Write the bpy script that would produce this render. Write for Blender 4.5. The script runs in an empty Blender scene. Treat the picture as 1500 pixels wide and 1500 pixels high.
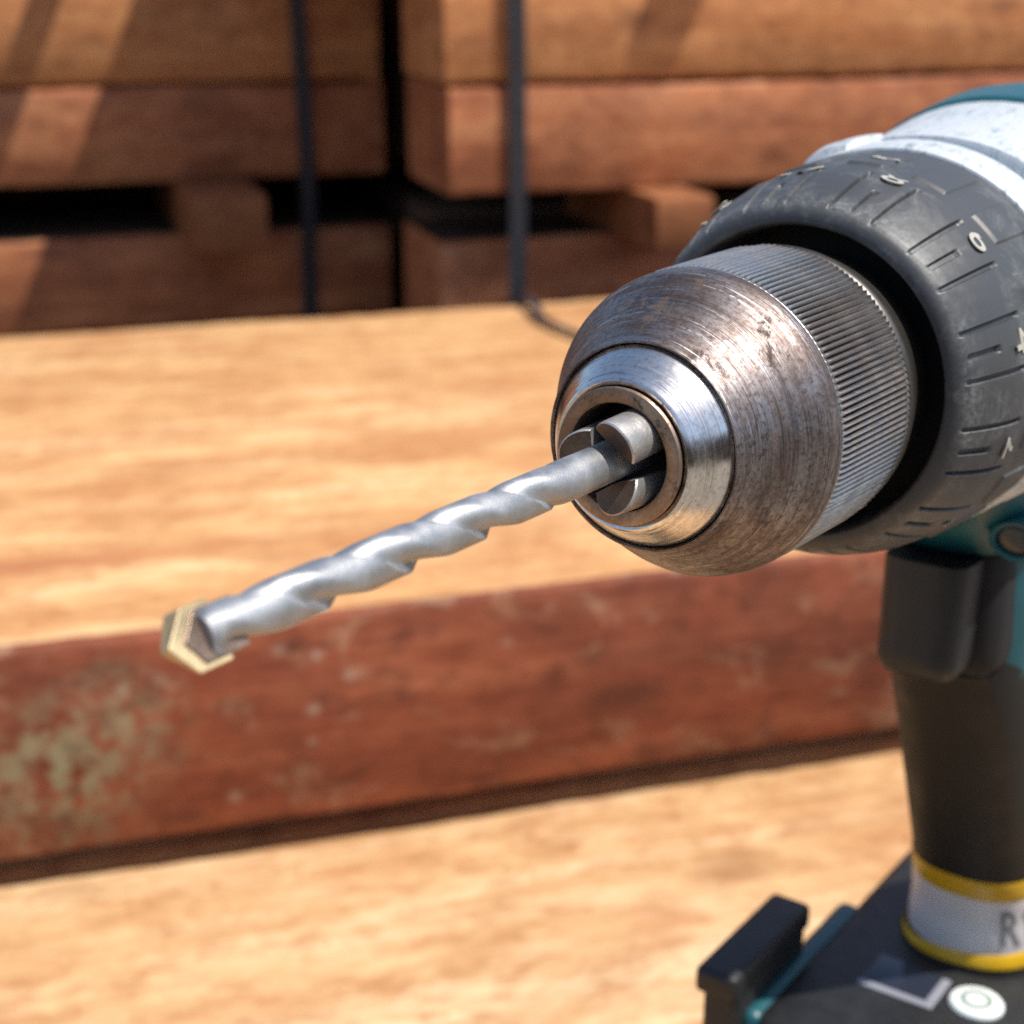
import bpy, bmesh, math, random
from mathutils import Vector, Matrix, noise as mnoise
random.seed(4)
R = math.radians
C = bpy.context.scene.collection
sc = bpy.context.scene

# ------------------------------------------------------------------ camera
CAM_H = 0.2905
cam_d = bpy.data.cameras.new('camera')
cam = bpy.data.objects.new('camera', cam_d); C.objects.link(cam)
cam.location = (0, 0, CAM_H)
cam.rotation_euler = (R(90 - 19), 0, 0)
cam_d.sensor_width = 36; cam_d.sensor_height = 36
cam_d.lens = 57.6
cam_d.clip_start = 0.01; cam_d.clip_end = 500
cam_d.dof.use_dof = True
cam_d.dof.focus_distance = 0.226
cam_d.dof.aperture_fstop = 24
cam_d.dof.aperture_blades = 0
sc.camera = cam

# ------------------------------------------------------------------ beams' frame, sun, sky
PSI = R(17.3)
K = 1.36                      # size of the sawn timbers
XB = Vector((math.cos(PSI), math.sin(PSI), 0)); YB = Vector((-math.sin(PSI), math.cos(PSI), 0))
SUN = (XB * 0.45 - YB * 0.30 + Vector((0, 0, 1))).normalized()      # towards the sun
w = bpy.data.worlds.new('World'); sc.world = w; w.use_nodes = True
nt = w.node_tree; nt.nodes.clear()
sky = nt.nodes.new('ShaderNodeTexSky'); sky.sky_type = 'NISHITA'; sky.sun_disc = False
sky.sun_elevation = math.asin(SUN.z); sky.sun_rotation = math.atan2(SUN.x, SUN.y)
sky.air_density = 1.0; sky.dust_density = 1.5; sky.ozone_density = 1.0
bg = nt.nodes.new('ShaderNodeBackground'); bg.inputs['Strength'].default_value = 0.14
wo = nt.nodes.new('ShaderNodeOutputWorld')
nt.links.new(sky.outputs[0], bg.inputs[0]); nt.links.new(bg.outputs[0], wo.inputs[0])
sun_d = bpy.data.lights.new('sun', 'SUN'); sun_d.energy = 4.6; sun_d.angle = R(0.5); sun_d.color = (1.0, 0.95, 0.87)
sun = bpy.data.objects.new('sun', sun_d); C.objects.link(sun)
sun.rotation_euler = SUN.to_track_quat('Z', 'Y').to_euler()
sun.location = SUN * 5
sc.view_settings.view_transform = 'Standard'; sc.view_settings.look = 'None'
sc.view_settings.exposure = 0.24; sc.view_settings.gamma = 1
sc.render.engine = 'CYCLES'
sc.cycles.use_denoising = False
sc.cycles.max_bounces = 8

# ------------------------------------------------------------------ node helpers
class NT:
    def __init__(s, name):
        s.m = bpy.data.materials.new(name); s.m.use_nodes = True
        s.t = s.m.node_tree; s.n = s.t.nodes; s.n.clear()
        s.out = s.n.new('ShaderNodeOutputMaterial'); s.b = s.n.new('ShaderNodeBsdfPrincipled')
        s.t.links.new(s.b.outputs[0], s.out.inputs[0])
    def put(s, sock, v):
        if isinstance(v, bpy.types.NodeSocket): s.t.links.new(v, sock)
        elif isinstance(v, (tuple, list)) and len(v) == 3 and sock.type == 'RGBA': sock.default_value = (*v, 1)
        else: sock.default_value = v
    def set(s, **k):
        for a, v in k.items(): s.put(s.b.inputs[a.replace('_', ' ')], v)
    def coord(s, scale=(1, 1, 1), rnd=False, loc=(0, 0, 0)):
        tc = s.n.new('ShaderNodeTexCoord'); v = tc.outputs['Object']
        if rnd:
            oi = s.n.new('ShaderNodeObjectInfo'); mu = s.n.new('ShaderNodeMath'); mu.operation = 'MULTIPLY'
            s.put(mu.inputs[0], oi.outputs['Random']); mu.inputs[1].default_value = 23.0
            ad = s.n.new('ShaderNodeVectorMath'); ad.operation = 'ADD'
            s.put(ad.inputs[0], v); s.put(ad.inputs[1], mu.outputs[0]); v = ad.outputs[0]
        mp = s.n.new('ShaderNodeMapping'); s.put(mp.inputs[0], v); mp.inputs['Scale'].default_value = scale; mp.inputs['Location'].default_value = loc
        return mp.outputs[0]
    def noise(s, vec, scale=1, detail=4, rough=.5, dist=0):
        n = s.n.new('ShaderNodeTexNoise'); s.put(n.inputs['Vector'], vec)
        n.inputs['Scale'].default_value = scale; n.inputs['Detail'].default_value = detail
        n.inputs['Roughness'].default_value = rough; n.inputs['Distortion'].default_value = dist
        return n.outputs[0]
    def ramp(s, f, stops, mode='LINEAR'):
        r = s.n.new('ShaderNodeValToRGB'); s.put(r.inputs[0], f); r.color_ramp.interpolation = mode
        el = r.color_ramp.elements
        while len(el) < len(stops): el.new(0.5)
        for e, (p, c) in zip(el, stops):
            e.position = p; e.color = (*c, 1) if isinstance(c, (tuple, list)) else (c, c, c, 1)
        return r.outputs[0]
    def mix(s, f, a, b, mode='MIX'):
        m = s.n.new('ShaderNodeMix'); m.data_type = 'RGBA'; m.blend_type = mode
        s.put(m.inputs[0], f); s.put(m.inputs[6], a); s.put(m.inputs[7], b)
        return m.outputs[2]
    def math(s, op, a, b=0.5):
        m = s.n.new('ShaderNodeMath'); m.operation = op; s.put(m.inputs[0], a); s.put(m.inputs[1], b)
        return m.outputs[0]
    def bump(s, h, strength=.3, dist=.001, normal=None):
        b = s.n.new('ShaderNodeBump'); s.put(b.inputs['Height'], h)
        b.inputs['Strength'].default_value = strength; b.inputs['Distance'].default_value = dist
        if normal is not None: s.put(b.inputs['Normal'], normal)
        return b.outputs[0]

def plain(name, col, rough=.5, metal=0, var=.25, scale=900, bump=.15, spec=.5):
    t = NT(name); n = t.noise(t.coord((1, 1, 1)), scale, 5, .6); n2 = t.noise(t.coord((1, 1, 1)), scale * .08, 4, .6)
    c = t.mix(t.ramp(n2, [(.35, 0.), (.7, 1.)]), tuple(x * (1 - var) for x in col), tuple(min(1, x * (1 + var)) for x in col))
    t.set(Base_Color=c, Metallic=metal, Roughness=t.ramp(n2, [(.3, max(0, rough - .08)), (.7, min(1, rough + .08))]))
    t.b.inputs['Specular IOR Level'].default_value = spec
    if bump: t.set(Normal=t.bump(n, bump, .0002))
    return t.m

def wood(name, lo, mid, hi, dark, grain=1.0, blotch=.5, rough=.65, specks=0.0, mould=None, knots=True, fleck=0.0, band=None):
    t = NT(name)
    g1 = t.noise(t.coord((1.9, 14, 14), True), 2.2 * grain, 7, .66, 1.2)
    g2 = t.noise(t.coord((4, 120, 120), True), 2.4, 4, .6, .3)
    bl = t.noise(t.coord((2.4, 4.4, 4.4), True), 3.2, 6, .66, .6)
    sp = t.noise(t.coord((10, 19, 19), True), 4.0, 4, .6, .2)
    c = t.ramp(g1, [(.28, lo), (.48, mid), (.68, hi)])
    c = t.mix(t.math('MULTIPLY', t.ramp(bl, [(.42, 0.), (.72, 1.)]), blotch), c, dark)
    c = t.mix(t.math('MULTIPLY', t.ramp(sp, [(.52, 0.), (.72, 1.)]), blotch * .9), c, dark)
    mo = t.noise(t.coord((55, 85, 85), True), 1.0, 6, .72, .8)
    c = t.mix(.62, c, t.ramp(mo, [(.34, (.66, .54, .43)), (.58, (1.0, 1.0, 1.0))]), 'MULTIPLY')
    c = t.mix(.55, c, t.ramp(g2, [(.25, (.62, .58, .52)), (.7, (1.0, 1.0, 1.0))]), 'MULTIPLY')
    if knots:
        v = t.n.new('ShaderNodeTexVoronoi'); t.put(v.inputs['Vector'], t.coord((5.5, 13, 13), True)); v.inputs['Scale'].default_value = 1.0
        k = t.ramp(v.outputs['Distance'], [(.05, 1.), (.16, 0.)])
        c = t.mix(t.math('MULTIPLY', k, .75), c, tuple(x * .55 for x in dark))
    if specks:
        v = t.n.new('ShaderNodeTexVoronoi'); t.put(v.inputs['Vector'], t.coord((42, 52, 52), True)); v.inputs['Scale'].default_value = 1.0
        k = t.ramp(v.outputs['Distance'], [(.07, 1.), (.20, 0.)])
        mk = t.ramp(t.noise(t.coord((9, 9, 9), True), 1.6, 4, .6), [(.46, 0.), (.62, 1.)])
        c = t.mix(t.math('MULTIPLY', t.ramp(t.noise(t.coord((13, 24, 24), True), 1.5, 5, .68, .5), [(.56, 0.), (.70, 1.)]), .5), c, (.46, .31, .19))
        c = t.mix(t.math('MULTIPLY', t.math('MULTIPLY', k, mk), specks), c, (.52, .44, .35))
    if fleck:
        fk = t.noise(t.coord((62, 95, 95), True), 1.0, 5, .66, .3)
        c = t.mix(t.math('MULTIPLY', t.ramp(fk, [(.60, 0.), (.70, 1.)]), fleck), c, tuple(x * .8 for x in dark))
    if band:
        sx = t.n.new('ShaderNodeSeparateXYZ'); t.put(sx.inputs[0], t.coord())
        wob = t.math('MULTIPLY', t.math('SUBTRACT', t.noise(t.coord((5, 5, 5)), 1.0, 3, .5), .5), .05)
        dd = t.math('DIVIDE', t.math('ABSOLUTE', t.math('SUBTRACT', t.math('ADD', sx.outputs[1], wob), band[0])), band[1])
        along = t.ramp(t.math('SUBTRACT', sx.outputs[0], band[2]), [(0., 1.), (.25, 0.)])
        bm_ = t.math('MULTIPLY', t.math('MULTIPLY', t.ramp(dd, [(.25, 1.), (1., 0.)]), along), t.ramp(g1, [(.30, .35), (.55, 1.)]))
        c = t.mix(t.math('MULTIPLY', bm_, .8), c, (.34, .115, .045))
    if mould:
        for (px, py, pz, rad) in mould:
            d = t.n.new('ShaderNodeVectorMath'); d.operation = 'DISTANCE'
            t.put(d.inputs[0], t.coord()); d.inputs[1].default_value = (px, py, pz)
            msk = t.ramp(t.math('DIVIDE', d.outputs['Value'], rad), [(.25, 1.), (1., 0.)])
            nn = t.ramp(t.noise(t.coord((60, 60, 60)), 1.4, 7, .65), [(.44, 0.), (.56, 1.)])
            c = t.mix(t.math('MULTIPLY', t.math('MULTIPLY', msk, nn), .62), c, (.27, .26, .155))
            nd = t.ramp(t.noise(t.coord((40, 40, 40), False, (.3, .1, 0)), 1.3, 4, .6), [(.5, 0.), (.62, 1.)])
            c = t.mix(t.math('MULTIPLY', t.math('MULTIPLY', msk, nd), .6), c, (.12, .06, .035))
    h = t.math('ADD', t.math('MULTIPLY', g2, .6), t.math('MULTIPLY', g1, .8))
    t.set(Base_Color=c, Roughness=rough, Normal=t.bump(h, .35, .0015))
    t.b.inputs['Specular IOR Level'].default_value = .3
    return t.m

def lathe_metal(name, base, alt, alt_amt, rough, scratch_scale=900, bump=.25, spotc=None, spot_lo=.55, fine=.35, radial=26, scr=0.0):
    """turned metal: the noise runs round the drill's own axis (object x)"""
    t = NT(name)
    # rings about the axis: stretched along y and z; drill origin lies below the axis, so shift to the axis first
    ring = t.noise(t.coord((scratch_scale, radial, radial)), 1, 5, .65, .25)
    ring2 = t.noise(t.coord((scratch_scale * .38, radial * 3, radial * 3)), 1, 4, .6, .6)
    gr = t.noise(t.coord((1, 1, 1)), 1500, 4, .7)
    bl = t.noise(t.coord((130, 60, 60)), 1.4, 6, .7, .5)
    c = t.mix(t.math('MULTIPLY', t.ramp(bl, [(.36, 0.), (.62, 1.)]), alt_amt), base, alt)
    c = t.mix(fine, c, t.ramp(ring, [(.32, (.35, .32, .30)), (.55, (1, 1, 1))]), 'MULTIPLY')
    c = t.mix(fine * .8, c, t.ramp(gr, [(.35, (.45, .38, .33)), (.58, (1, 1, 1))]), 'MULTIPLY')
    ro = t.math('ADD', t.math('MULTIPLY', t.ramp(bl, [(.35, 0.), (.65, 1.)]), .16), t.math('MULTIPLY', ring2, .2))
    ro = t.math('ADD', ro, rough - .1)
    metal = 1.0
    if spotc:
        s1 = t.noise(t.coord((260, 200, 200)), 1.0, 6, .75, .4)
        k = t.ramp(s1, [(spot_lo, 0.), (spot_lo + .1, 1.)])
        c = t.mix(k, c, spotc)
        metal = t.math('SUBTRACT', 1.0, t.math('MULTIPLY', k, .75))
        ro = t.math('ADD', ro, t.math('MULTIPLY', k, .25))
    if scr:
        s1 = t.noise(t.coord((2300, 55, 55), False, (.01, 0, 0)), 1, 3, .6, .35)
        c = t.mix(t.math('MULTIPLY', t.ramp(s1, [(.60, 0.), (.66, 1.)]), scr), c, (.10, .082, .072))
        c = t.mix(t.math('MULTIPLY', t.ramp(s1, [(.30, 1.), (.36, 0.)]), scr * .8), c, (.70, .69, .68))
        pit = t.noise(t.coord((1700, 1100, 1100)), 1, 3, .6, 0)
        c = t.mix(t.math('MULTIPLY', t.ramp(pit, [(.54, 0.), (.62, 1.)]), scr * .85), c, (.13, .092, .075))
        ring = t.math('ADD', ring, t.math('MULTIPLY', s1, .7))
    h = t.math('ADD', t.math('MULTIPLY', ring, 1.0), t.math('MULTIPLY', ring2, .6))
    t.set(Base_Color=c, Metallic=metal, Roughness=ro, Normal=t.bump(h, bump, .00025))
    return t.m

# ------------------------------------------------------------------ mesh helpers
def link(name, verts, faces, mats, parent=None, smooth=False, idx=None, auto=None):
    me = bpy.data.meshes.new(name); me.from_pydata([tuple(v) for v in verts], [], faces)
    for m in (mats if isinstance(mats, (list, tuple)) else [mats]): me.materials.append(m)
    if idx: me.polygons.foreach_set('material_index', idx)
    me.update()
    bm = bmesh.new(); bm.from_mesh(me); bmesh.ops.recalc_face_normals(bm, faces=bm.faces); bm.to_mesh(me); bm.free()
    if smooth:
        me.polygons.foreach_set('use_smooth', [True] * len(me.polygons))
        me.set_sharp_from_angle(angle=R(auto or 35))
    o = bpy.data.objects.new(name, me); C.objects.link(o)
    if parent: o.parent = parent
    return o

def tag(o, label=None, cat=None, group=None, kind=None):
    if label: o['label'] = label
    if cat: o['category'] = cat
    if group: o['group'] = group
    if kind: o['kind'] = kind
    return o

def empty(name, loc=(0, 0, 0), rot=None):
    o = bpy.data.objects.new(name, None); C.objects.link(o); o.location = loc; o.empty_display_size = .02
    if rot is not None: o.rotation_euler = rot
    return o

def grid_faces(nu, nv, wrap_u=True, wrap_v=False):
    f = []
    for i in range(nv if wrap_v else nv - 1):
        for j in range(nu if wrap_u else nu - 1):
            a = i * nu + j; b = i * nu + (j + 1) % nu; i2 = (i + 1) % nv
            f.append((a, b, i2 * nu + (j + 1) % nu, i2 * nu + j))
    return f

def loft(name, sections, mat, parent='drill', smooth=True, caps=True, auto=35):
    if parent == 'drill': parent = drill
    n = len(sections[0]); v = [p for s in sections for p in s]
    f = grid_faces(n, len(sections))
    if caps:
        f.append(tuple(range(n - 1, -1, -1))); k = (len(sections) - 1) * n; f.append(tuple(range(k, k + n)))
    return link(name, v, f, mat, parent, smooth, auto=auto)

# ------------------------------------------------------------------ timber
W_TOP = wood('sun_bleached_wood', (.51, .26, .105), (.67, .39, .17), (.81, .57, .31), (.45, .185, .07), 1.0, .85, knots=False, band=(.098, .020, .87 * K))
W_FRONT = wood('red_stained_wood', (.20, .052, .027), (.285, .080, .039), (.385, .132, .068), (.12, .037, .021), .9, .95, specks=.35,
               mould=[(.868 * K, 0.0, .042 * K, .030 * K), (.845 * K, 0.0, .034 * K, .026 * K), (.850 * K, 0.0, .02 * K, .030 * K)])
W_LOW = wood('pale_planed_wood', (.60, .345, .16), (.74, .485, .25), (.85, .65, .40), (.46, .20, .08), 1.1, .75, fleck=.8)
W_BACK = wood('weathered_orange_wood', (.46, .18, .068), (.61, .265, .10), (.71, .37, .16), (.33, .13, .055), .8, .8)
W_BACK2 = wood('red_brown_wood', (.36, .12, .050), (.52, .195, .082), (.64, .31, .145), (.25, .085, .042), .9, .9)
W_SHADE = wood('shaded_board_top', (.045, .030, .020), (.065, .042, .028), (.09, .06, .04), (.03, .02, .014), .9, .7, rough=.85)  # gap shade put into the colour of the lower board tops
W_BEAR = wood('rough_bearer_wood', (.24, .085, .03), (.32, .12, .045), (.38, .16, .065), (.16, .06, .026), .8, .6, rough=.8)
W_DARK = wood('dark_backdrop_wood', (.10, .065, .04), (.15, .10, .065), (.20, .14, .09), (.08, .05, .03), .8, .6, rough=.8)  # dark tone for the added backing stacks

def beam_pt(x, y, z=0): return XB * x * K + YB * y * K + Vector((0, 0, CAM_H - K * (CAM_H - z)))

def timber(name, x0, x1, y0, D, z0, T, mtop, mside, label, cat='timber', group=None, rough=.0012, seed=0, cham=.004, torn=0.0):
    """a sawn timber: rounded arrises, slightly uneven faces; its origin is the bottom front left corner"""
    Lx = (x1 - x0) * K; D *= K; T *= K; cham *= K; rough *= K
    prof = []
    def arc(cx, cz, a0):
        for k in range(3):
            a = a0 + k * math.pi / 4
            prof.append((cx + cham * math.cos(a), cz + cham * math.sin(a)))
    prof_pts = [(D - cham, T - cham, 0), (cham, T - cham, math.pi / 2), (cham, cham, math.pi), (D - cham, cham, 1.5 * math.pi)]
    for cx, cz, a0 in prof_pts: arc(cx, cz, a0)
    n = len(prof); ns = max(6, int(Lx / .014))
    V = []
    for i in range(ns + 1):
        x = Lx * i / ns
        if i == 0: x = 0
        for (y, z) in prof:
            p = Vector((x * 9 + seed * 7.3, y * 14, z * 22)); q = Vector((x * 60 + seed * 3.1, y * 30, z * 40))
            dy = mnoise.noise(p) * rough * .8 + mnoise.noise(q) * rough * .5
            dz = mnoise.noise(p + Vector((31, 5, 9))) * rough * .8 + mnoise.noise(q + Vector((3, 15, 9))) * rough * .5
            if z < .01 : dz = abs(dz) * .6 - max(0, mnoise.noise(Vector((x * 5.5 + seed * 1.7, y * 9, 4.2))) - .38) * torn
            V.append((x, y + dy, z + dz))
    F = grid_faces(n, ns + 1); ns_f = len(F)
    F.append(tuple(range(n - 1, -1, -1))); F.append(tuple(range(ns * n, ns * n + n)))
    idx = []
    for k, f in enumerate(F):
        j = k % n
        idx.append(0 if (k < ns_f and j in (11, 0, 1, 2)) or (k < ns_f and j in (2,)) else 1)
    o = link(name, V, F, [mtop, mside], None, True, idx, 40)
    o.location = beam_pt(x0, y0, z0); o.rotation_euler = (0, 0, PSI)
    return tag(o, label, cat, group)

# ground
gm = NT('trodden_concrete'); gn = gm.noise(gm.coord(), 9, 8, .65); gn2 = gm.noise(gm.coord(), 160, 5, .7)
gm.set(Base_Color=gm.mix(.5, gm.ramp(gn, [(.3, (.17, .14, .11)), (.7, (.30, .26, .21))]), gm.ramp(gn2, [(.3, (.12, .10, .08)), (.7, (.36, .31, .26))])), Roughness=.9,
       Normal=gm.bump(gn2, .6, .004))
GZ = -.118; GW = CAM_H - K * (CAM_H - GZ)
g = link('ground', [(-60, -60, GW), (60, -60, GW), (60, 60, GW), (-60, 60, GW)], [(0, 1, 2, 3)], gm.m)
tag(g, kind='structure')

GB = 'timbers of the low bench stack'
timber('plank', -.85, .309, .06, .437, -.0745, .0745, W_LOW, W_BACK, 'pale sunlit plank in the foreground, below the red-fronted slab', 'plank', GB, .0014, 1, .005)
timber('plank', -.85, .42, .503, .42, -.0745, .0745, W_LOW, W_BACK, 'plank lying in the shade under the wide red-fronted slab', 'plank', GB, .0012, 2)
for k, xx in enumerate((-.55, .02, .24)):
    timber('bearer', xx, xx + .06, .08, .80, GZ, -.0745 - GZ, W_BEAR, W_BEAR,
           'rough bearer on the ground holding up the low bench stack', 'bearer', 'ground bearers of the bench stack', .001, 20 + k)
for k, xx in enumerate((-.6, .12, .62)):
    timber('spacer_lath', xx, xx + .05, .515, .40, 0.0, .0085, W_BEAR, W_BEAR,
           'thin lath hidden in the dark gap under the wide slab', 'lath', 'laths between the bench timbers', .0003, 30 + k, .002)
timber('wide_slab', -.85, .95, .494, .454, .0085, .0751, W_TOP, W_FRONT,
       'wide timber slab with sunlit tan top and red-stained front behind the drill bit', 'timber', None, .0012, 3, .004)

# back stacks
GL = 'boards of the rear left stack'; GR = 'boards of the rear right stack'
LY = 1.334; RY = 1.101
timber('stack_board', -.95, .309, LY, .25, -.0005, .0735, W_SHADE, W_BACK2, 'board below the dark gap of the rear left stack, behind the slab edge', 'board', GL, .0022, 5)
timber('stack_board', -.95, .306, LY + .001, .25, .115, .0735, W_BACK2, W_BACK2, 'reddish board resting on the block in the rear left stack', 'board', GL, .0022, 6)
timber('stack_board', -.95, .304, LY + .003, .25, .1905, .0735, W_BACK, W_BACK, 'paler brown board in the upper left corner, crossed by slanting sunlight', 'board', GL, .0028, 7, torn=.05)
timber('stack_board', .2985, 1.7, RY + .030, .11, .018, .0735, W_SHADE, W_BACK2, 'board under the dark gap of the rear right stack, beside the chuck', 'board', GR, .0022, 8)
timber('stack_board', .2985, 1.7, RY, .118, .128, .0725, W_BACK2, W_BACK2, 'red-brown board just above the dark gap in the rear right stack', 'board', GR, .0026, 9)
timber('stack_board', .296, 1.7, RY + .001, .117, .2035, .0735, W_BACK, W_BACK, 'orange board along the top right edge of the view', 'board', GR, .0030, 10, torn=.06)
# carried higher, out of the frame, to hold the added battens that shade the faces
timber('stack_board', -.95, .306, LY, .25, .2665, .0735, W_BACK, W_BACK, 'board above the view on the rear left stack', 'board', GL, .002, 11)
timber('stack_board', .2985, 1.7, RY, .118, .2795, .0735, W_BACK, W_BACK, 'board above the view on the rear right stack', 'board', GR, .002, 12)
timber('bearer', .136, .192, LY - .10, .28, .0735, .0415, W_BEAR, W_BEAR, 'short bearer block jutting out of the gap in the rear left stack', 'bearer', None, .001, 13, .003)
timber('bearer', .430, .472, RY - .055, .19, .0918, .0362, W_BEAR, W_BEAR, 'bearer block in the gap of the rear right stack above the chuck', 'bearer', None, .001, 14, .003)
timber('bearer', -.55, -.49, LY - .02, .20, .0735, .0415, W_BEAR, W_BEAR, 'bearer block of the rear left stack beyond the left edge', 'bearer', None, .001, 15, .003)
timber('bearer', 1.2, 1.25, RY - .02, .15, .0918, .0362, W_BEAR, W_BEAR, 'bearer block of the rear right stack beyond the right edge', 'bearer', None, .001, 16, .003)
for k, (a, b, yy, zt) in enumerate(((-.95, .309, LY, -.0005), (.2985, 1.7, RY, .018))):
    timber('stack_board', a, b, yy, .14, -.0775, .0765 - (0 if k == 0 else -.0185), W_BACK2, W_BACK2,
           'lowest board of the rear %s stack, hidden behind the slab' % ('left', 'right')[k], 'board', (GL, GR)[k], .002, 40 + k)
    for j, xx in enumerate((a + .2, b - .25)):
        timber('bearer', xx, xx + .06, yy + .005, .13, GZ, -.0775 - GZ, W_BEAR, W_BEAR, 'ground bearer under the rear stacks of boards', 'bearer', 'ground bearers of the rear stacks', .001, 50 + k * 2 + j, .003)
for k in range(6):  # added backing stack, blocks the sky behind the gaps
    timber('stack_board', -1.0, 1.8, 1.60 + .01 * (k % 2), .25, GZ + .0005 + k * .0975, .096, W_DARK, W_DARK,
           'dark board added behind the two rear stacks to block the sky', 'board', 'added boards at the back', .0015, 60 + k)
# added second row, close behind the right stack to keep sun out of its gap
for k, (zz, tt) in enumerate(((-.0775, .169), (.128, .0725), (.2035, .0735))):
    timber('stack_board', .33, 1.7, RY + .165, .30, zz, tt, W_DARK, W_DARK, ('lowest board of the added dark second row behind the rear right stack', 'dark board of the added second row level with the red-brown board above the gap', 'topmost board of the added dark second row behind the rear right stack')[k], 'board', 'added second row behind the right stack', .001, 84 + k)
# added boards above the view, placed so their shade slants over the faces
def shade_batten(x0, wd, y0, D, z0, T, label, seed):
    timber('shade_batten', x0, x0 + wd, y0, D, z0, T, W_BACK, W_BACK, label, 'batten', None, .001, seed, .003)
ZL = .3402; ZR = .3532
shade_batten(.080, .020, LY - .13, .30, ZL, .012, 'narrow lath added across the top of the rear left stack, above the view', 70)
shade_batten(.158, .185, LY - .13, .30, ZL, .012, 'wide board added across the top of the rear left stack, above the view', 71)
shade_batten(.493, .034, RY - .045, .22, ZR, .022, 'narrow batten added across the top of the rear right stack, above the view', 80)
shade_batten(.180, .300, RY - .002, .50, ZR, .022, 'wide board added to darken the slot between the two rear stacks, above the view', 81)  # added cover, keeps light out of the slot
# added stack behind the camera, puts a dark band in the chuck's reflection
for k in range(5):
    timber('stack_board', -2.2, 2.6, -1.9, .5, GZ + .0005 + k * .155, .153, W_DARK, W_DARK,
           'dark board of the stack added behind the viewpoint for the chuck to reflect', 'board', 'boards of the added stack behind the viewpoint', .002, 90 + k)

# offcut added just below the frame, lifts the drill so its shadow stays out
ZT = CAM_H - K * CAM_H                                   # top of the pale plank
bm = bmesh.new(); bmesh.ops.create_cube(bm, size=1)
for v in bm.verts: v.co = Vector((v.co.x * .100, v.co.y * .058, (v.co.z + .5) * (.0002 - ZT)))
bmesh.ops.bevel(bm, geom=list(bm.edges), offset=.003, segments=2, affect='EDGES')
me = bpy.data.meshes.new('offcut'); bm.to_mesh(me); bm.free(); me.materials.append(W_BACK)
off = bpy.data.objects.new('offcut', me); C.objects.link(off); off.location = (.118, .352, ZT); off.rotation_euler = (0, 0, math.atan2(.82, .57))
tag(off, 'short timber offcut added under the battery of the drill, on the pale plank', 'offcut')

# straps
strap_m = plain('blue_black_strap', (.024, .028, .036), .45, 0, .2, 700, .2)
def ribbon(name, path, wdir, width, th, mat, parent=None, sub=6):
    """band of the given width along a path of points"""
    pts = []
    for i in range(len(path) - 1):
        for k in range(sub):
            t = k / sub
            p0 = Vector(path[max(0, i - 1)]); p1 = Vector(path[i]); p2 = Vector(path[i + 1]); p3 = Vector(path[min(len(path) - 1, i + 2)])
            pts.append(.5 * ((2 * p1) + (p2 - p0) * t + (2 * p0 - 5 * p1 + 4 * p2 - p3) * t * t + (-p0 + 3 * p1 - 3 * p2 + p3) * t ** 3))
    pts.append(Vector(path[-1]))
    V = []
    for i, p in enumerate(pts):
        tg = (pts[min(i + 1, len(pts) - 1)] - pts[max(i - 1, 0)]).normalized()
        wd = Vector(wdir); wd = (wd - tg * wd.dot(tg)).normalized(); nn = tg.cross(wd)
        for a, b in ((-1, -1), (1, -1), (1, 1), (-1, 1)): V.append(p + wd * a * width / 2 + nn * b * th / 2)
    F = grid_faces(4, len(pts)); F.append((3, 2, 1, 0)); k = (len(pts) - 1) * 4; F.append((k, k + 1, k + 2, k + 3))
    return link(name, V, F, mat, parent, True, auto=30)

def strap(x, yf, ztop, zbot, dx, width, label):
    pts = [beam_pt(x, yf + .19, ztop + .003), beam_pt(x, yf + .1, ztop + .003), beam_pt(x, yf + .004, ztop + .003), beam_pt(x, yf - .0035, ztop - .004)]
    for k in range(1, 9):
        t = k / 8; pts.append(beam_pt(x + dx * math.sin(t * 3.0), yf - .0030 - .0008 * math.sin(t * 9) ** 2, ztop - .004 + (zbot - ztop + .004) * t))
    o = ribbon('strap', pts, XB, width * K, .0012, strap_m)
    return tag(o, label, 'strap', 'bands round the rear stacks')
strap(.234, LY - .001, .340, -.07, .007, .0122, 'dark band running down the rear left stack beside its right end')
strap(.343, RY - .001, .353, -.07, .003, .0122, 'dark band running down the rear right stack near its left end')
SZ = .0102 + .0734
tl = ribbon('strap_tail', [beam_pt(*p) for p in ((.30, .975, SZ - .02), (.302, .952, SZ + .002), (.301, .925, SZ + .006), (.296, .89, SZ + .0035), (.301, .85, SZ + .003), (.315, .80, SZ + .003), (.335, .75, SZ + .0028), (.35, .70, SZ + .0028))], XB, .0075, .0016, strap_m)
tag(tl, 'loose dark band end curling over the sunlit slab left of the chuck', 'strap')

# ------------------------------------------------------------------ the drill
mm = .001
AX_P0 = Vector((14.25278628, 212.77836692, -65.48313058 + CAM_H * 1000)) * mm
AD = Vector((.57012325, .82133539, -.01917451)).normalized()
AE = Vector((.82148642, -.57022808, 0)).normalized()
AU = AE.cross(AD).normalized()
if AU.z < 0: AU = -AU
S0, U0 = 160., 222.5
base = AX_P0 + AD * S0 * mm - AU * U0 * mm
ROT = Matrix((AD, -AE, AU)).transposed().to_4x4()
def L(s, e, u): return Vector(((s - S0) * mm, -e * mm, (u + U0) * mm))
def Lr(s, r, a):           # a in degrees from straight up towards the camera's side
    return L(s, r * math.sin(R(a)), r * math.cos(R(a)))

drill = empty('cordless_drill', base, ROT.to_euler())
tag(drill, 'cordless hammer drill with steel chuck and teal body in front of the timber stacks', 'drill')

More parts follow.
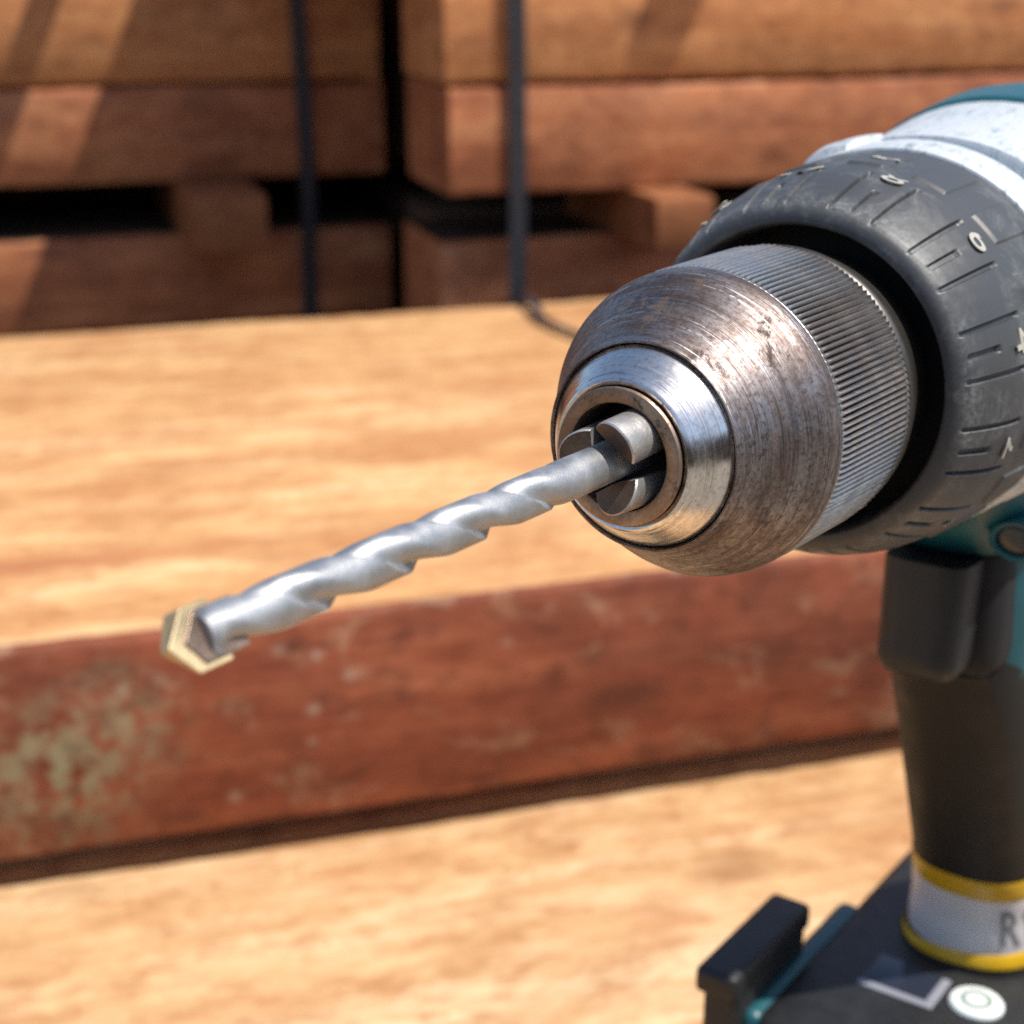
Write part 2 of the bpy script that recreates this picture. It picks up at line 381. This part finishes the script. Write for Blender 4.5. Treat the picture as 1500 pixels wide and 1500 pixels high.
STEEL = lathe_metal('worn_chuck_steel', (.35, .335, .34), (.185, .14, .125), .95, .39, 1100, .7, (.08, .05, .035), .565, .65, scr=.9)
KNURL = lathe_metal('knurled_steel', (.47, .455, .445), (.29, .245, .215), .7, .31, 500, .06, (.09, .06, .045), .62, .25)
kt = KNURL.node_tree; kb = [n for n in kt.nodes if n.type == 'BSDF_PRINCIPLED'][0]
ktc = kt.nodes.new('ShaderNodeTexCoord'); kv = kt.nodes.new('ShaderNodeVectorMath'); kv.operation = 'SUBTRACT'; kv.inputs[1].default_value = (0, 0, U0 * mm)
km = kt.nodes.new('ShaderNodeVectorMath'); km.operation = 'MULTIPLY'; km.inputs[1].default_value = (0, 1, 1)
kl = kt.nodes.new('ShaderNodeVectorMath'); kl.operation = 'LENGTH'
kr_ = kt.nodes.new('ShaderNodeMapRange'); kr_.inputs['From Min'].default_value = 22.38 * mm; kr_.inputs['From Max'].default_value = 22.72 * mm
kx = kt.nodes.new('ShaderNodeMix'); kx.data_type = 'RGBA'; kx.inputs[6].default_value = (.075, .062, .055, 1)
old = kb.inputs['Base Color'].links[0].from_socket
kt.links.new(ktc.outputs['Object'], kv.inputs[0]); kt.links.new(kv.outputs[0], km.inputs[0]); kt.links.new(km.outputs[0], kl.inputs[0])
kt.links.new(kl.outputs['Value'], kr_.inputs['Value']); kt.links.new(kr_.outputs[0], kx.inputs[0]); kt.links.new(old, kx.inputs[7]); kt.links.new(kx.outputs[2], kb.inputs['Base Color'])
BRIGHT = lathe_metal('polished_collar_steel', (.86, .86, .84), (.70, .66, .60), .6, .13, 1500, .22, (.16, .10, .06), .655, .35, 10, scr=.3)
DIRTY = lathe_metal('grimy_ring_steel', (.42, .32, .25), (.26, .18, .13), .9, .45, 900, .3, (.085, .055, .035), .55, .4)
JAW = plain('hardened_jaw_steel', (.52, .50, .47), .42, .7, .4, 1500, .4)
JAW_SHADE = plain('shaded_jaw_face', (.13, .09, .066), .55, .5, .4, 1500, .4)  # jaw ends coloured dark brown for their unlit side
BITM = plain('sandblasted_bit_steel', (.45, .455, .46), .48, .92, .12, 3200, .25)
CARB = plain('brazed_carbide', (.54, .42, .24), .48, .5, .45, 1300, .5)
BRAZE = plain('braze', (.22, .155, .115), .4, .8, .3, 1800, .4)
BLACKP = plain('black_plastic', (.012, .012, .0125), .5, 0, .25, 1400, .15)
RUBBER = plain('dark_rubber_grip', (.0125, .0105, .0085), .6, 0, .2, 1800, .3, .35)
TEAL = plain('teal_plastic', (.008, .085, .105), .38, 0, .2, 900, .12)
DEEP = plain('shade_black_plastic', (.006, .006, .007), .75, 0, .2, 900, .1)  # black plastic, darkened further for the unlit recess beside the trigger

t = NT('worn_ring_plastic')          # dark grey ring, pale scuffs
n1 = t.noise(t.coord(), 900, 6, .7); n2 = t.noise(t.coord((1, 1, 1), False, (.02, 0, 0)), 95, 6, .72, .6)
sc_m = t.math('MULTIPLY', t.ramp(n2, [(.50, 0.), (.72, 1.)]), t.ramp(n1, [(.38, .15), (.62, 1.)]))
sx = t.n.new('ShaderNodeSeparateXYZ'); t.put(sx.inputs[0], t.coord())
edge = t.ramp(t.math('MULTIPLY', t.math('ADD', sx.outputs[0], .1065), 100.), [(.12, 0.), (.24, 1.), (.38, 1.), (.75, 0.)])
ew = t.math('MULTIPLY', t.math('MULTIPLY', edge, t.ramp(n2, [(.40, 0.), (.58, 1.)])), t.ramp(n1, [(.36, 0.), (.6, 1.)]))
sc_m = t.math('MAXIMUM', t.math('MULTIPLY', sc_m, .55), t.math('MULTIPLY', ew, .5))
t.set(Base_Color=t.mix(sc_m, (.047, .049, .052), (.26, .27, .265)), Roughness=t.ramp(n2, [(.3, .40), (.7, .55)]), Normal=t.bump(n1, .2, .0002))
RINGM = t.m
t = NT('scuffed_silver_housing')
n1 = t.noise(t.coord((60, 300, 60)), 2.0, 6, .7, 1.2); n2 = t.noise(t.coord(), 160, 5, .7, .8)
k = t.math('MULTIPLY', t.ramp(n1, [(.5, 0.), (.6, 1.)]), t.ramp(n2, [(.4, 0.), (.6, 1.)]))
t.set(Base_Color=t.mix(k, (.66, .68, .69), (.26, .34, .34)), Metallic=.35, Roughness=.42, Normal=t.bump(n2, .2, .0003))
SILVER = t.m
WHITEI = plain('cream_print', (.42, .40, .34), .55, 0, .15, 1500, .2)

def lathe(name, prof, mat, n=96, parent=drill, closed=False, auto=35, off=(0, 0)):
    V = [Lr(s, r, 360 * j / n) for (s, r) in prof for j in range(n)]
    F = grid_faces(n, len(prof), True, closed)
    return link(name, V, F, mat, parent, True, auto=auto)

# nose ring, collar, sleeve
lathe('nose_ring', [(8, 7.5), (.5, 7.5), (.12, 7.66), (-.02, 7.95), (0, 9.35), (.1, 9.62), (.5, 9.8), (1.1, 9.6), (3, 9.5)], DIRTY, 128)
prof = [(3, 9.75), (1.15, 9.85), (.95, 10.4), (1.1, 10.65)]
for k in range(1, 15):
    q = k / 14
    prof.append((1.15 + 5.45 * q, 10.6 + 3.75 * q ** .92 + (.018 if k % 3 == 0 else 0)))
prof += [(6.95, 14.44), (7.15, 14.32), (8.5, 14.2)]
lathe('nose_collar', prof, BRIGHT, 144)
bell = [(9, 14.35), (7.2, 14.5), (6.5, 14.62), (6.2, 14.8), (6.25, 15.0), (6.7, 15.2), (8, 15.75), (10, 16.85), (12, 18.05), (14, 19.3), (16, 20.5), (17.3, 21.3), (18.4, 21.95), (19.4, 22.42), (20.4, 22.70), (21.4, 22.86), (22.0, 22.9), (22.3, 22.9)]
sleeve = lathe('chuck_sleeve', bell, STEEL, 160)
# knurled band: real straight ridges
NK = 150; per = 8; n = NK * per
def kr(base_r, depth, ph): return base_r + depth * (.5 + .5 * math.cos(2 * math.pi * ph)) ** .75 - depth * .3
V = []; rows = [(22.28, 22.75, 0.), (22.5, 22.9, .05), (22.9, 22.62, .45), (23.2, 22.55, .5), (23.5, 22.66, .28), (23.8, 22.6, .5), (24.6, 22.5, .8), (27, 22.52, .85), (32, 22.6, .85), (38, 22.68, .85), (44, 22.76, .85), (46.2, 22.8, .8), (46.9, 22.8, .3), (47.2, 22.4, 0.)]
jit = [random.uniform(.75, 1.05) for _ in range(NK)]
for s, rb, dp in rows:
    for j in range(n): V.append(Lr(s, kr(rb, dp * jit[j // per], (j % per) / per + .5), 360 * j / n))
link('knurled_band', V, grid_faces(n, len(rows)), KNURL, drill, True, auto=50)
lathe('rear_rim', [(46.8, 22.2), (47.25, 22.75), (47.9, 22.95), (49.2, 22.9), (50, 22.4), (53, 21.6), (58, 21.4)], lathe_metal('dark_rim_steel', (.16, .15, .14), (.08, .07, .06), .8, .4, 900, .2), 96)

# jaws
def jaw(a, front, name='chuck_jaw'):
    tilt = R(11)
    V = []; nn = 22; secs = [(0, .94), (.3, 1.0), (14, 1.0)]
    ca, sa = math.cos(R(a)), math.sin(R(a))
    rad = 3.6
    for (ds, k) in secs:
        s = front + ds; rr0 = 2.95 + ds * math.tan(tilt) * .35
        for j in range(nn):
            if j < 16:
                th = math.pi * j / 15; tx = rad * k * math.cos(th); ty = .55 + rad * k * math.sin(th) * 1.0
            else:
                q = (j - 15) / 7; tx = rad * k * (-1 + 2 * q); ty = .55 - .5 * (1 - abs(2 * q - 1))
            r_ = rr0 + ty
            # front end is ground back towards the outside
            sx = s + ((2.4 - max(0, ty)) * .6 if ds < .5 else 0)
            e = r_ * sa + tx * ca; u = r_ * ca - tx * sa
            V.append(L(sx, e, u))
    F = grid_faces(nn, len(secs)); F.append(tuple(range(nn - 1, -1, -1))); k0 = (len(secs) - 1) * nn; F.append(tuple(range(k0, k0 + nn)))
    return link(name, V, F, [JAW, JAW_SHADE], drill, True, [1 if len(f) == nn and f[0] == nn - 1 else 0 for f in F], 30)
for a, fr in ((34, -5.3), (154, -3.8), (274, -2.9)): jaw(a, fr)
lathe('bore_back', [(7.8, 7.5), (8, .5)], DEEP, 48)

# torque ring
ring_prof = [(66, 24.9), (58, 25.0), (55.2, 25.2), (54.5, 25.5), (54.35, 25.9), (54.45, 26.5), (54.8, 27.3), (55.4, 28.1), (56.4, 28.85), (58, 29.55), (61, 30.65), (64, 31.6), (67, 32.35), (70, 32.8), (74, 33.2), (82, 33.7), (89, 34.05), (91.2, 34.1), (91.8, 33.7), (92, 32)]
lathe('inner_shroud', [(66, 25.2), (64, 12), (63.5, 10)], DEEP, 64)
def rr(s):
    for (s0, r0), (s1, r1) in zip(ring_prof[3:], ring_prof[4:]):
        if s0 <= s <= s1: return r0 + (r1 - r0) * (s - s0) / (s1 - s0)
    return 34
def pad(s0, s1, a0, a1, h, mat, name, parent, bev=.35, ns=8, fade=0):
    """raised block lying on the ring between two angles"""
    na = max(3, int(abs(a1 - a0) / 2.0)); top = []; V = []
    S = [s0 + (s1 - s0) * i / ns for i in range(ns + 1)]; A = [a0 + (a1 - a0) * j / na for j in range(na + 1)]
    db = bev / 33 * 57.3
    def ring_pts(shr, hh):
        P = []
        ss = [min(max(x, s0 + shr), s1 - shr) for x in S]; aa = [min(max(x, a0 + shr / bev * db if bev else a0), a1 - (shr / bev * db if bev else 0)) for x in A]
        return [[Lr(x, rr(x) + (hh if hh < 0 or not fade else -.05 + (hh + .05) * min(1, (x - s0) / fade)), y) for y in aa] for x in ss]
    g0 = ring_pts(0, -.4); g1 = ring_pts(0, h - bev * .6); g2 = ring_pts(bev, h)
    m = na + 1
    def per(gr): return [gr[0][j] for j in range(m)] + [gr[i][m - 1] for i in range(1, ns + 1)] + [gr[ns][j] for j in range(m - 2, -1, -1)] + [gr[i][0] for i in range(ns - 1, 0, -1)]
    p0_, p1_ = per(g0), per(g1)
    V = p0_ + p1_; k = len(p0_); F = []
    for j in range(k): F.append((j, (j + 1) % k, k + (j + 1) % k, k + j))
    off = len(V); V += [q for row in g2 for q in row]; F += [tuple(off + x for x in f) for f in grid_faces(m, ns + 1, False)]
    pi_ = [off + j for j in range(m)] + [off + i * m + m - 1 for i in range(1, ns + 1)] + [off + ns * m + j for j in range(m - 2, -1, -1)] + [off + i * m for i in range(ns - 1, 0, -1)]
    for j in range(k): F.append((k + j, k + (j + 1) % k, pi_[(j + 1) % k], pi_[j]))
    return link(name, V, F, mat, parent, True, auto=32)
def sstep(a, b, x):
    x = max(0., min(1., (x - a) / (b - a))); return x * x * (3 - 2 * x)
rows_s = [p for p in ring_prof[:5]]
S_ = [54.4]
while S_[-1] < 91.2: S_.append(S_[-1] + (.36 if 55 < S_[-1] < 91 else .3))
NA = 1440
A_ = [360 * j / NA for j in range(NA)]
ang_long = []; ang_short = []; ang_block = []
for a in A_:
    d = abs((a - 7.5 + 7.5) % 15 - 7.5) if False else abs(((a - 7.5) + 7.5) % 15 - 7.5)
    ang_long.append(sstep(.95, .5, d) if d < .95 else 0.)
    d = abs(((a - 15) + 15) % 30 - 15); ang_short.append(1 - sstep(.75, 1.15, d))
    d = abs(((a - 2.4) + 10) % 20 - 10); ang_block.append(1 - sstep(5.0, 5.5, d))
ang_long = [1 - sstep(.5, .9, abs(((a - 7.5) + 7.5) % 15 - 7.5)) for a in A_]
ca_ = [math.sin(R(a)) for a in A_]; cb_ = [math.cos(R(a)) for a in A_]
V = []; 
for (s_, r_) in rows_s:
    for j in range(NA): V.append(L(s_, r_ * ca_[j], r_ * cb_[j]))
for s_ in S_[1:]:
    base_r = rr(s_)
    fl_ = sstep(55.6, 56.8, s_) * (1 - sstep(69.9, 70.5, s_)); fs_ = sstep(56.4, 57.2, s_) * (1 - sstep(63.2, 63.7, s_))
    fb_ = sstep(73.9, 74.4, s_) * (1 - sstep(87.3, 88, s_))
    for j in range(NA):
        h = -.75 * max(fl_ * ang_long[j], fs_ * ang_short[j]) + .45 * fb_ * ang_block[j]
        V.append(L(s_, (base_r + h) * ca_[j], (base_r + h) * cb_[j]))
for (s_, r_) in ring_prof[-3:]:
    for j in range(NA): V.append(L(max(s_, S_[-1] + .05) if r_ > 34 else s_, r_ * ca_[j], r_ * cb_[j]))
ring = link('torque_ring', V, grid_faces(NA, len(rows_s) + len(S_) - 1 + 3), RINGM, drill, True, auto=50)

def text_mesh(body, size, ext, name, mat, M, parent, font_off=.0):
    cu = bpy.data.curves.new(name, 'FONT'); cu.body = body; cu.size = size; cu.extrude = ext; cu.align_x = 'CENTER'; cu.align_y = 'CENTER'; cu.offset = font_off
    o = bpy.data.objects.new(name, cu); C.objects.link(o)
    dg = bpy.context.evaluated_depsgraph_get(); me = bpy.data.meshes.new_from_object(o.evaluated_get(dg))
    bpy.data.objects.remove(o); bpy.data.curves.remove(cu)
    me.name = name; me.transform(M); me.materials.clear(); me.materials.append(mat)
    o = bpy.data.objects.new(name, me); C.objects.link(o); o.parent = parent
    return o
def on_ring(s, a, h=0.):
    """frame on the ring: text up points to the drill's rear, text right runs towards growing angle reversed"""
    n_ = (Lr(s, 10, a) - Lr(s, 0, a)).normalized(); up = Vector((1, 0, 0)); x = up.cross(n_).normalized()
    p = Lr(s, rr(s) + h, a)
    return Matrix(((x.x, up.x, n_.x, p.x), (x.y, up.y, n_.y, p.y), (x.z, up.z, n_.z, p.z), (0, 0, 0, 1)))
for a, tx in ((105, '2'), (75, '4'), (45, '6'), (15, '8'), (-15, '10'), (135, '1'), (-45, '12')):
    text_mesh(tx, 8.6 * mm, .1 * mm, 'numeral', WHITEI, on_ring(69.8, a, .05), ring, .03 * mm)
# drill-mode mark at the top: a little bit symbol
text_mesh('\u2190', 5 * mm, .1 * mm, 'mode_mark', WHITEI, on_ring(80, 5, .36), ring, .25 * mm)

# gear case
lathe('gear_case', [(91, 33.0), (91.6, 34.5), (93, 34.95), (99, 35.3), (102, 35.25), (102.8, 34.2)], SILVER, 128)
lathe('case_groove', [(102, 33.9), (103, 33.8), (107, 33.9), (109, 34.0)], TEAL, 96)
def oval(s, rt, rb, rw, n=64, p=2.15, cu=0):
    out = []
    for j in range(n):
        a = 2 * math.pi * j / n; ce, cv = math.sin(a), math.cos(a)
        x = rw * math.copysign(abs(ce) ** (2 / p), ce); rv = rt if cv > 0 else rb
        out.append(L(s, x, cu + rv * math.copysign(abs(cv) ** (2 / p), cv)))
    return out
loft('case_shell', [oval(107.6, 34.3, 34.3, 34.3), oval(108.2, 35.5, 35.3, 35.3), oval(114, 35.8, 35.5, 35.6), oval(120, 36.2, 35.7, 36), oval(128, 37.1, 36.2, 36.6), oval(136, 38.2, 36.6, 37), oval(144, 39.6, 36.8, 37.2), oval(145, 39.2, 36.5, 36.8)], SILVER)
loft('motor_housing', [oval(143.5, 38.6, 35.6, 36), oval(145.5, 40.6, 37.2, 37.4), oval(158, 42.4, 37.4, 37.8), oval(185, 42, 37, 37), oval(225, 40, 36, 36), oval(238, 36, 33, 33), oval(242, 28, 26, 26)], TEAL)
# mode lug on the far side of the ring
secs = []
for s_, k in ((92.5, .3), (93.5, .8), (96, 1), (105, 1.1), (110, 1.1)):
    sec = []
    for j in range(10):
        q = j / 9; a = -33 + 18 * q; h = (0 if j in (0, 9) else 1) * (.75 + .25 * math.sin(q * math.pi))
        sec.append(Lr(s_, 33 + 4.0 * k * h, a))
    secs.append(sec)
loft('mode_lug', secs, SILVER, auto=50)
def rbox(name, s0, s1, e0, e1, u0, u1, mat, bev=2.0, parent=drill, seg=3, taper=None):
    bm = bmesh.new(); vs = []
    for s in (s0, s1):
        for e in (e0, e1):
            for u in (u0, u1): vs.append(bm.verts.new(L(s, e, u)))
    for f in ((0, 1, 3, 2), (4, 6, 7, 5), (0, 4, 5, 1), (2, 3, 7, 6), (0, 2, 6, 4), (1, 5, 7, 3)): bm.faces.new([vs[i] for i in f])
    if taper:
        for v in bm.verts: taper(v)
    bmesh.ops.bevel(bm, geom=list(bm.edges) , offset=bev * mm, segments=seg, profile=.6, affect='EDGES')
    bmesh.ops.recalc_face_normals(bm, faces=bm.faces)
    me = bpy.data.meshes.new(name); bm.to_mesh(me); bm.free(); me.materials.append(mat)
    me.polygons.foreach_set('use_smooth', [True] * len(me.polygons)); me.set_sharp_from_angle(angle=R(40))
    o = bpy.data.objects.new(name, me); C.objects.link(o); o.parent = parent
    return o
# teal neck and handle
def hsec(u, sc_, a, b, p=2.5, n=56, tilt=0.):
    out = []
    for j in range(n):
        t_ = 2 * math.pi * j / n; ct, st = math.cos(t_), math.sin(t_)
        ds = a * math.copysign(abs(ct) ** (2 / p), ct); e = b * math.copysign(abs(st) ** (2 / p), st)
        out.append(L(sc_ + ds, e, u + tilt * ds))
    return out
def scen(u): return 141 + (-46 - u) * .49
loft('neck', [hsec(-20, 150, 36, 26, 2.4), hsec(-34, 150, 36, 24, 2.4), hsec(-42, 153, 32, 20, 2.4), hsec(-50, 157, 27, 17.5, 2.4)], TEAL)
grip = loft('grip', [hsec(-44, scen(-44) + 13, 20, 13), hsec(-60, scen(-60) + 9, 20, 14), hsec(-74, scen(-74) + 5, 20.5, 15), hsec(-80, scen(-80), 21, 16), hsec(-100, scen(-100), 21, 16.2), hsec(-122, scen(-122), 21.5, 16.3), hsec(-145, scen(-145), 22, 16.6), hsec(-158, scen(-158) - .5, 23, 17.2), hsec(-168, scen(-168) - 2, 26, 18.5), hsec(-174, scen(-174) - 3, 30, 21)], RUBBER)
# teal shell round the trigger: its lower edge sweeps up towards the back
def shell(n=72, rows=12):
    V = []
    for i in range(rows):
        q = i / (rows - 1)
        for j in range(n):
            t_ = 2 * math.pi * j / n; ct, st = math.cos(t_), math.sin(t_); p = 2.5
            cs = math.copysign(abs(ct) ** (2 / p), ct)
            ub = -87 + 44 * max(0, min(1, (cs + .60) / 1.05)) ** .9
            if st < 0: ub = max(ub, -88 + 12 * min(1, -st * 2.5))
            u = -38 + (ub + 38) * q
            b = 17.3 - .9 * (q > .93); a = 22.8 - .9 * (q > .93)
            V.append(L(scen(u) + 1 + 13 * min(1, max(0, (u + 92) / 40)) + (a - 6 * min(1, max(0, (u + 92) / 40)) * (cs > 0)) * cs, b * math.copysign(abs(st) ** (2 / p), st), u))
    return V, grid_faces(n, rows)
sv, sf = shell()
link('trigger_shell', sv, sf, TEAL, drill, True, auto=40)
# trigger
V = []; nz = 16
for i in range(nz):
    q = i / (nz - 1); u = -51 - 27 * q
    rnd = max(0, q - .78) / .22
    fr = 122.5 - 2.0 * q + 6.0 * (1 - math.sqrt(max(0, 1 - rnd ** 2)))
    hw = 9.3 - .8 * q - 3.0 * (1 - math.sqrt(max(0, 1 - rnd ** 2)))
    V.append([L(fr + x, y * hw, u) for (x, y) in ((30, 1), (6, 1), (2.4, .94), (.7, .74), (.1, .38), (.1, -.38), (.7, -.74), (2.4, -.94), (6, -1), (30, -1))])
loft('trigger', V, BLACKP, auto=40)
rbox('trigger_shade', 134, 161, -6, 13.6, -79.5, -46, DEEP, 6)  # black block added where the recess beside the trigger lies in shade
# work lamp between neck and trigger, amber lens
def disc(ks): return [[L(124 + ds, 18 + k * 4.0 * math.cos(2 * math.pi * j / 24), -43 + k * 3.0 * math.sin(2 * math.pi * j / 24)) for j in range(24)] for ds, k in ks]
loft('lamp_rim', disc(((6, 1.5), (.6, 1.42), (0, 1.25), (.2, 1.05), (1.5, 1.0), (1.6, .2))), TEAL)
loft('work_lamp', disc(((1.5, .98), (1.0, .9), (.7, .6), (.6, .2))), plain('lamp_lens', (.05, .045, .04), .15, 0, .2, 900, .05))
# band sticker round the grip
def grip_at(u):
    ks = [(-44, 4, 22, 15.5), (-60, 2, 21.5, 15.8), (-80, 0, 21, 16), (-100, 0, 21, 16.2), (-122, 0, 21.5, 16.3), (-145, 0, 22, 16.6), (-158, -.5, 23, 17.2), (-168, -2, 26, 18.5), (-174, -3, 30, 21)]
    for (u0, o0, a0, b0), (u1, o1, a1, b1) in zip(ks, ks[1:]):
        if u1 <= u <= u0:
            q = (u0 - u) / (u0 - u1); return scen(u) + o0 + (o1 - o0) * q, a0 + (a1 - a0) * q, b0 + (b1 - b0) * q
    return scen(u), 22, 16.6
YEL = plain('yellow_tape', (.62, .36, .008), .4, 0, .12, 700, .1); WHT = plain('white_tape', (.66, .62, .60), .45, 0, .06, 700, .08)
def band(u0, u1, mat, name, off, k0=0., k1=0.):
    secs = []
    for i in range(6):
        u = u0 + (u1 - u0) * i / 5; s_, a, b = grip_at(u); o_ = off - (.25 if i in (0, 5) else 0)
        sec = hsec(u, s_, a + o_, b + o_, 2.5, 72); kk = k0 + (k1 - k0) * i / 5
        secs.append([Vector((p.x, p.y, p.z - kk * p.y)) for p in sec])
    return loft(name, secs, mat, caps=False)
band(-144.8, -151.2, YEL, 'yellow_band', .45)
wb = band(-151.2, -168.2, WHT, 'white_band', .46, 0., .10)
band(-168.2, -171.4, YEL, 'yellow_band', .47, .10, .05)
# hand lettering on the white band
INK = plain('grey_ink', (.20, .20, .20), .6, 0, .2, 900, .05)
def band_pt(td, uu, off):
    ss, aa, bb = grip_at(uu); c_, d_ = math.cos(R(td)), math.sin(R(td))
    return L(ss + (aa + off) * math.copysign(abs(c_) ** .8, c_), (bb + off) * math.copysign(abs(d_) ** .8, d_), uu)
arc = [(175., 0.)]
while arc[-1][0] > 40:
    t0 = arc[-1][0]; arc.append((t0 - .5, arc[-1][1] + (band_pt(t0 - .5, -160, 0) - band_pt(t0, -160, 0)).length))
def arc_t(x):
    for (t0, l0), (t1, l1) in zip(arc, arc[1:]):
        if l0 <= x <= l1: return t0 + (t1 - t0) * (x - l0) / (l1 - l0)
    return 40
def arc_l(td): return min(arc, key=lambda q: abs(q[0] - td))[1]
for tx, td, dx in (('R', 143, 0), ('E', 143, 6.4)):
    lo = text_mesh(tx, 15 * mm, .0, 'lettering', INK, Matrix.Diagonal((.60, 1, 1, 1)), wb, .10 * mm)
    bm = bmesh.new(); bm.from_mesh(lo.data); bmesh.ops.triangulate(bm, faces=bm.faces); bmesh.ops.subdivide_edges(bm, edges=bm.edges, cuts=2, use_grid_fill=True)
    for v in bm.verts:
        v.co = band_pt(arc_t(arc_l(td) + v.co.x + dx * mm), -160 + v.co.y / mm, .62)
    bm.to_mesh(lo.data); bm.free()

# foot and battery
tilt_u = math.tan(math.asin(.01917451))
rbox('foot', 119, 236, -35, 35, -191, -177.5, TEAL, 6)
rbox('foot_cover', 124, 233, -32.5, 32.5, -182, -173.0, BLACKP, 4.5)
bt = rbox('battery', 113, 240, -37, 37, -222.4, -190.6, BLACKP, 4)
for v in bt.data.vertices:                      # its underside follows the level plank while the drill noses up a little
    if v.co.z < .012: v.co.z += v.co.x * tilt_u
rbox('gauge_window', 154.5, 167.5, -17, -.5, -174.2, -172.9, plain('dark_gauge_glass', (.02, .025, .04), .12, 0, .1, 300, 0), .4)
GREY = plain('pale_grey_highlight', (.26, .265, .30), .4, 0, .1, 700, .1)  # gauge bevel edges, their highlight put into the pale colour
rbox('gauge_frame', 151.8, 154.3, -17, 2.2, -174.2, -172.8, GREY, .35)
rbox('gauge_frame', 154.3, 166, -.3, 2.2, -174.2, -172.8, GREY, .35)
btn = loft('mode_button', [[L(160 + k * 6.6 * math.cos(2 * math.pi * j / 40), 10.4 + k * 6.6 * math.sin(2 * math.pi * j / 40), u) for j in range(40)] for u, k in ((-174, 1), (-172.4, 1), (-171.8, .93), (-171.5, .75), (-171.45, .3))], plain('white_button', (.72, .76, .72), .35, 0, .05, 800, .05))
V = []; nb = 32
for i in range(nb):
    a = 2 * math.pi * i / nb
    for j in range(8):
        b = 2 * math.pi * j / 8; r_ = 3.2 + .6 * math.cos(b); V.append(L(160 + r_ * math.cos(a), 10.4 + r_ * math.sin(a), -171.42 + .25 * math.sin(b)))
F = []
for i in range(nb):
    for j in range(8): F.append((i * 8 + j, ((i + 1) % nb) * 8 + j, ((i + 1) % nb) * 8 + (j + 1) % 8, i * 8 + (j + 1) % 8))
link('button_mark', V, F, plain('grey_green_print', (.20, .25, .21), .5, 0, .1, 800, 0), btn, True)
# side bit holder
rbox('bit_holder', 117, 159, -44, -33, -167, -160, BLACKP, 2.0)
rbox('bit_holder_foot', 119.5, 158, -43, -33.6, -190, -165, BLACKP, 2.5)
rbox('side_rib', 124, 186, -36.4, -29.5, -184, -172.6, TEAL, 3.4)

# ------------------------------------------------------------------ the drill bit, held in the chuck
bit = empty('masonry_bit', AX_P0 + AD * (-83.5) * mm, ROT.to_euler())
tag(bit, 'grey spiral masonry drill bit with pale carbide tip held in the chuck', 'drill bit')
def B(s, e, u): return Vector(((s + 83.5) * mm, -e * mm, u * mm))
PITCH = 28.8; RB = 2.8; TW0 = 20.
def prof_r(x):          # x in 0..1 over half a turn: land, then flute
    def sm(a, b, t): t = max(0, min(1, (t - a) / (b - a))); return t * t * (3 - 2 * t)
    return 1 - .40 * sm(.42, .90, x) * (1 - sm(.945, .985, x)) 
V = []; ns, nphi = 300, 168
for i in range(ns + 1):
    s = -78.9 + (30 + 78.9) * i / ns
    fl = 1 - max(0, min(1, (s + 22) / 8)); fl = fl * fl * (3 - 2 * fl)
    for j in range(nphi):
        a = 360 * j / nphi; x = ((a - 360 * s / PITCH - TW0) / 180) % 1.0
        r = RB * (1 - fl * (1 - prof_r(x)))
        if s < -76: r += (RB * .97 - r) * min(1, (-76 - s) / 2.2) * .75
        if s < -78.2: r *= 1 - .16 * (-78.2 - s) / .7
        V.append(B(s, r * math.sin(R(a)), r * math.cos(R(a))))
F = grid_faces(nphi, ns + 1); F.append(tuple(range(nphi - 1, -1, -1)))
link('spiral_shank', V, F, BITM, bit, True, auto=28)
def plate(w, s_tip, s_sh, s_back, th, ang, mat, name):
    ca, sa = math.cos(R(ang)), math.sin(R(ang))
    out = [(-w, s_sh), (0, s_tip), (w, s_sh), (w, s_back), (-w, s_back)]
    # each half of the roof leans the other way, as a chisel edge is ground
    V = []
    for sd in (-1, 1):
        for (x, s) in out:
            rel = .55 * sd * (1 if x >= 0 else -1) if s < s_back else 0
            if x == 0: rel = 0
            tt = sd * th / 2
            V.append(B(s + rel, x * sa + tt * ca, x * ca - tt * sa))
    m = len(out); F = [tuple(range(m)), tuple(range(2 * m - 1, m - 1, -1))] + [(i, m + i, m + (i + 1) % m, (i + 1) % m) for i in range(m)]
    o = link(name, V, F, mat, bit)
    md = o.modifiers.new('bevel', 'BEVEL'); md.width = .12 * mm; md.segments = 2
    return o
plate(3.35, -83.5, -80.6, -76.6, 1.5, -33, CARB, 'carbide_tip')
plate(2.75, -81.6, -79.5, -74, 2.0, -33, BRAZE, 'braze_seam')
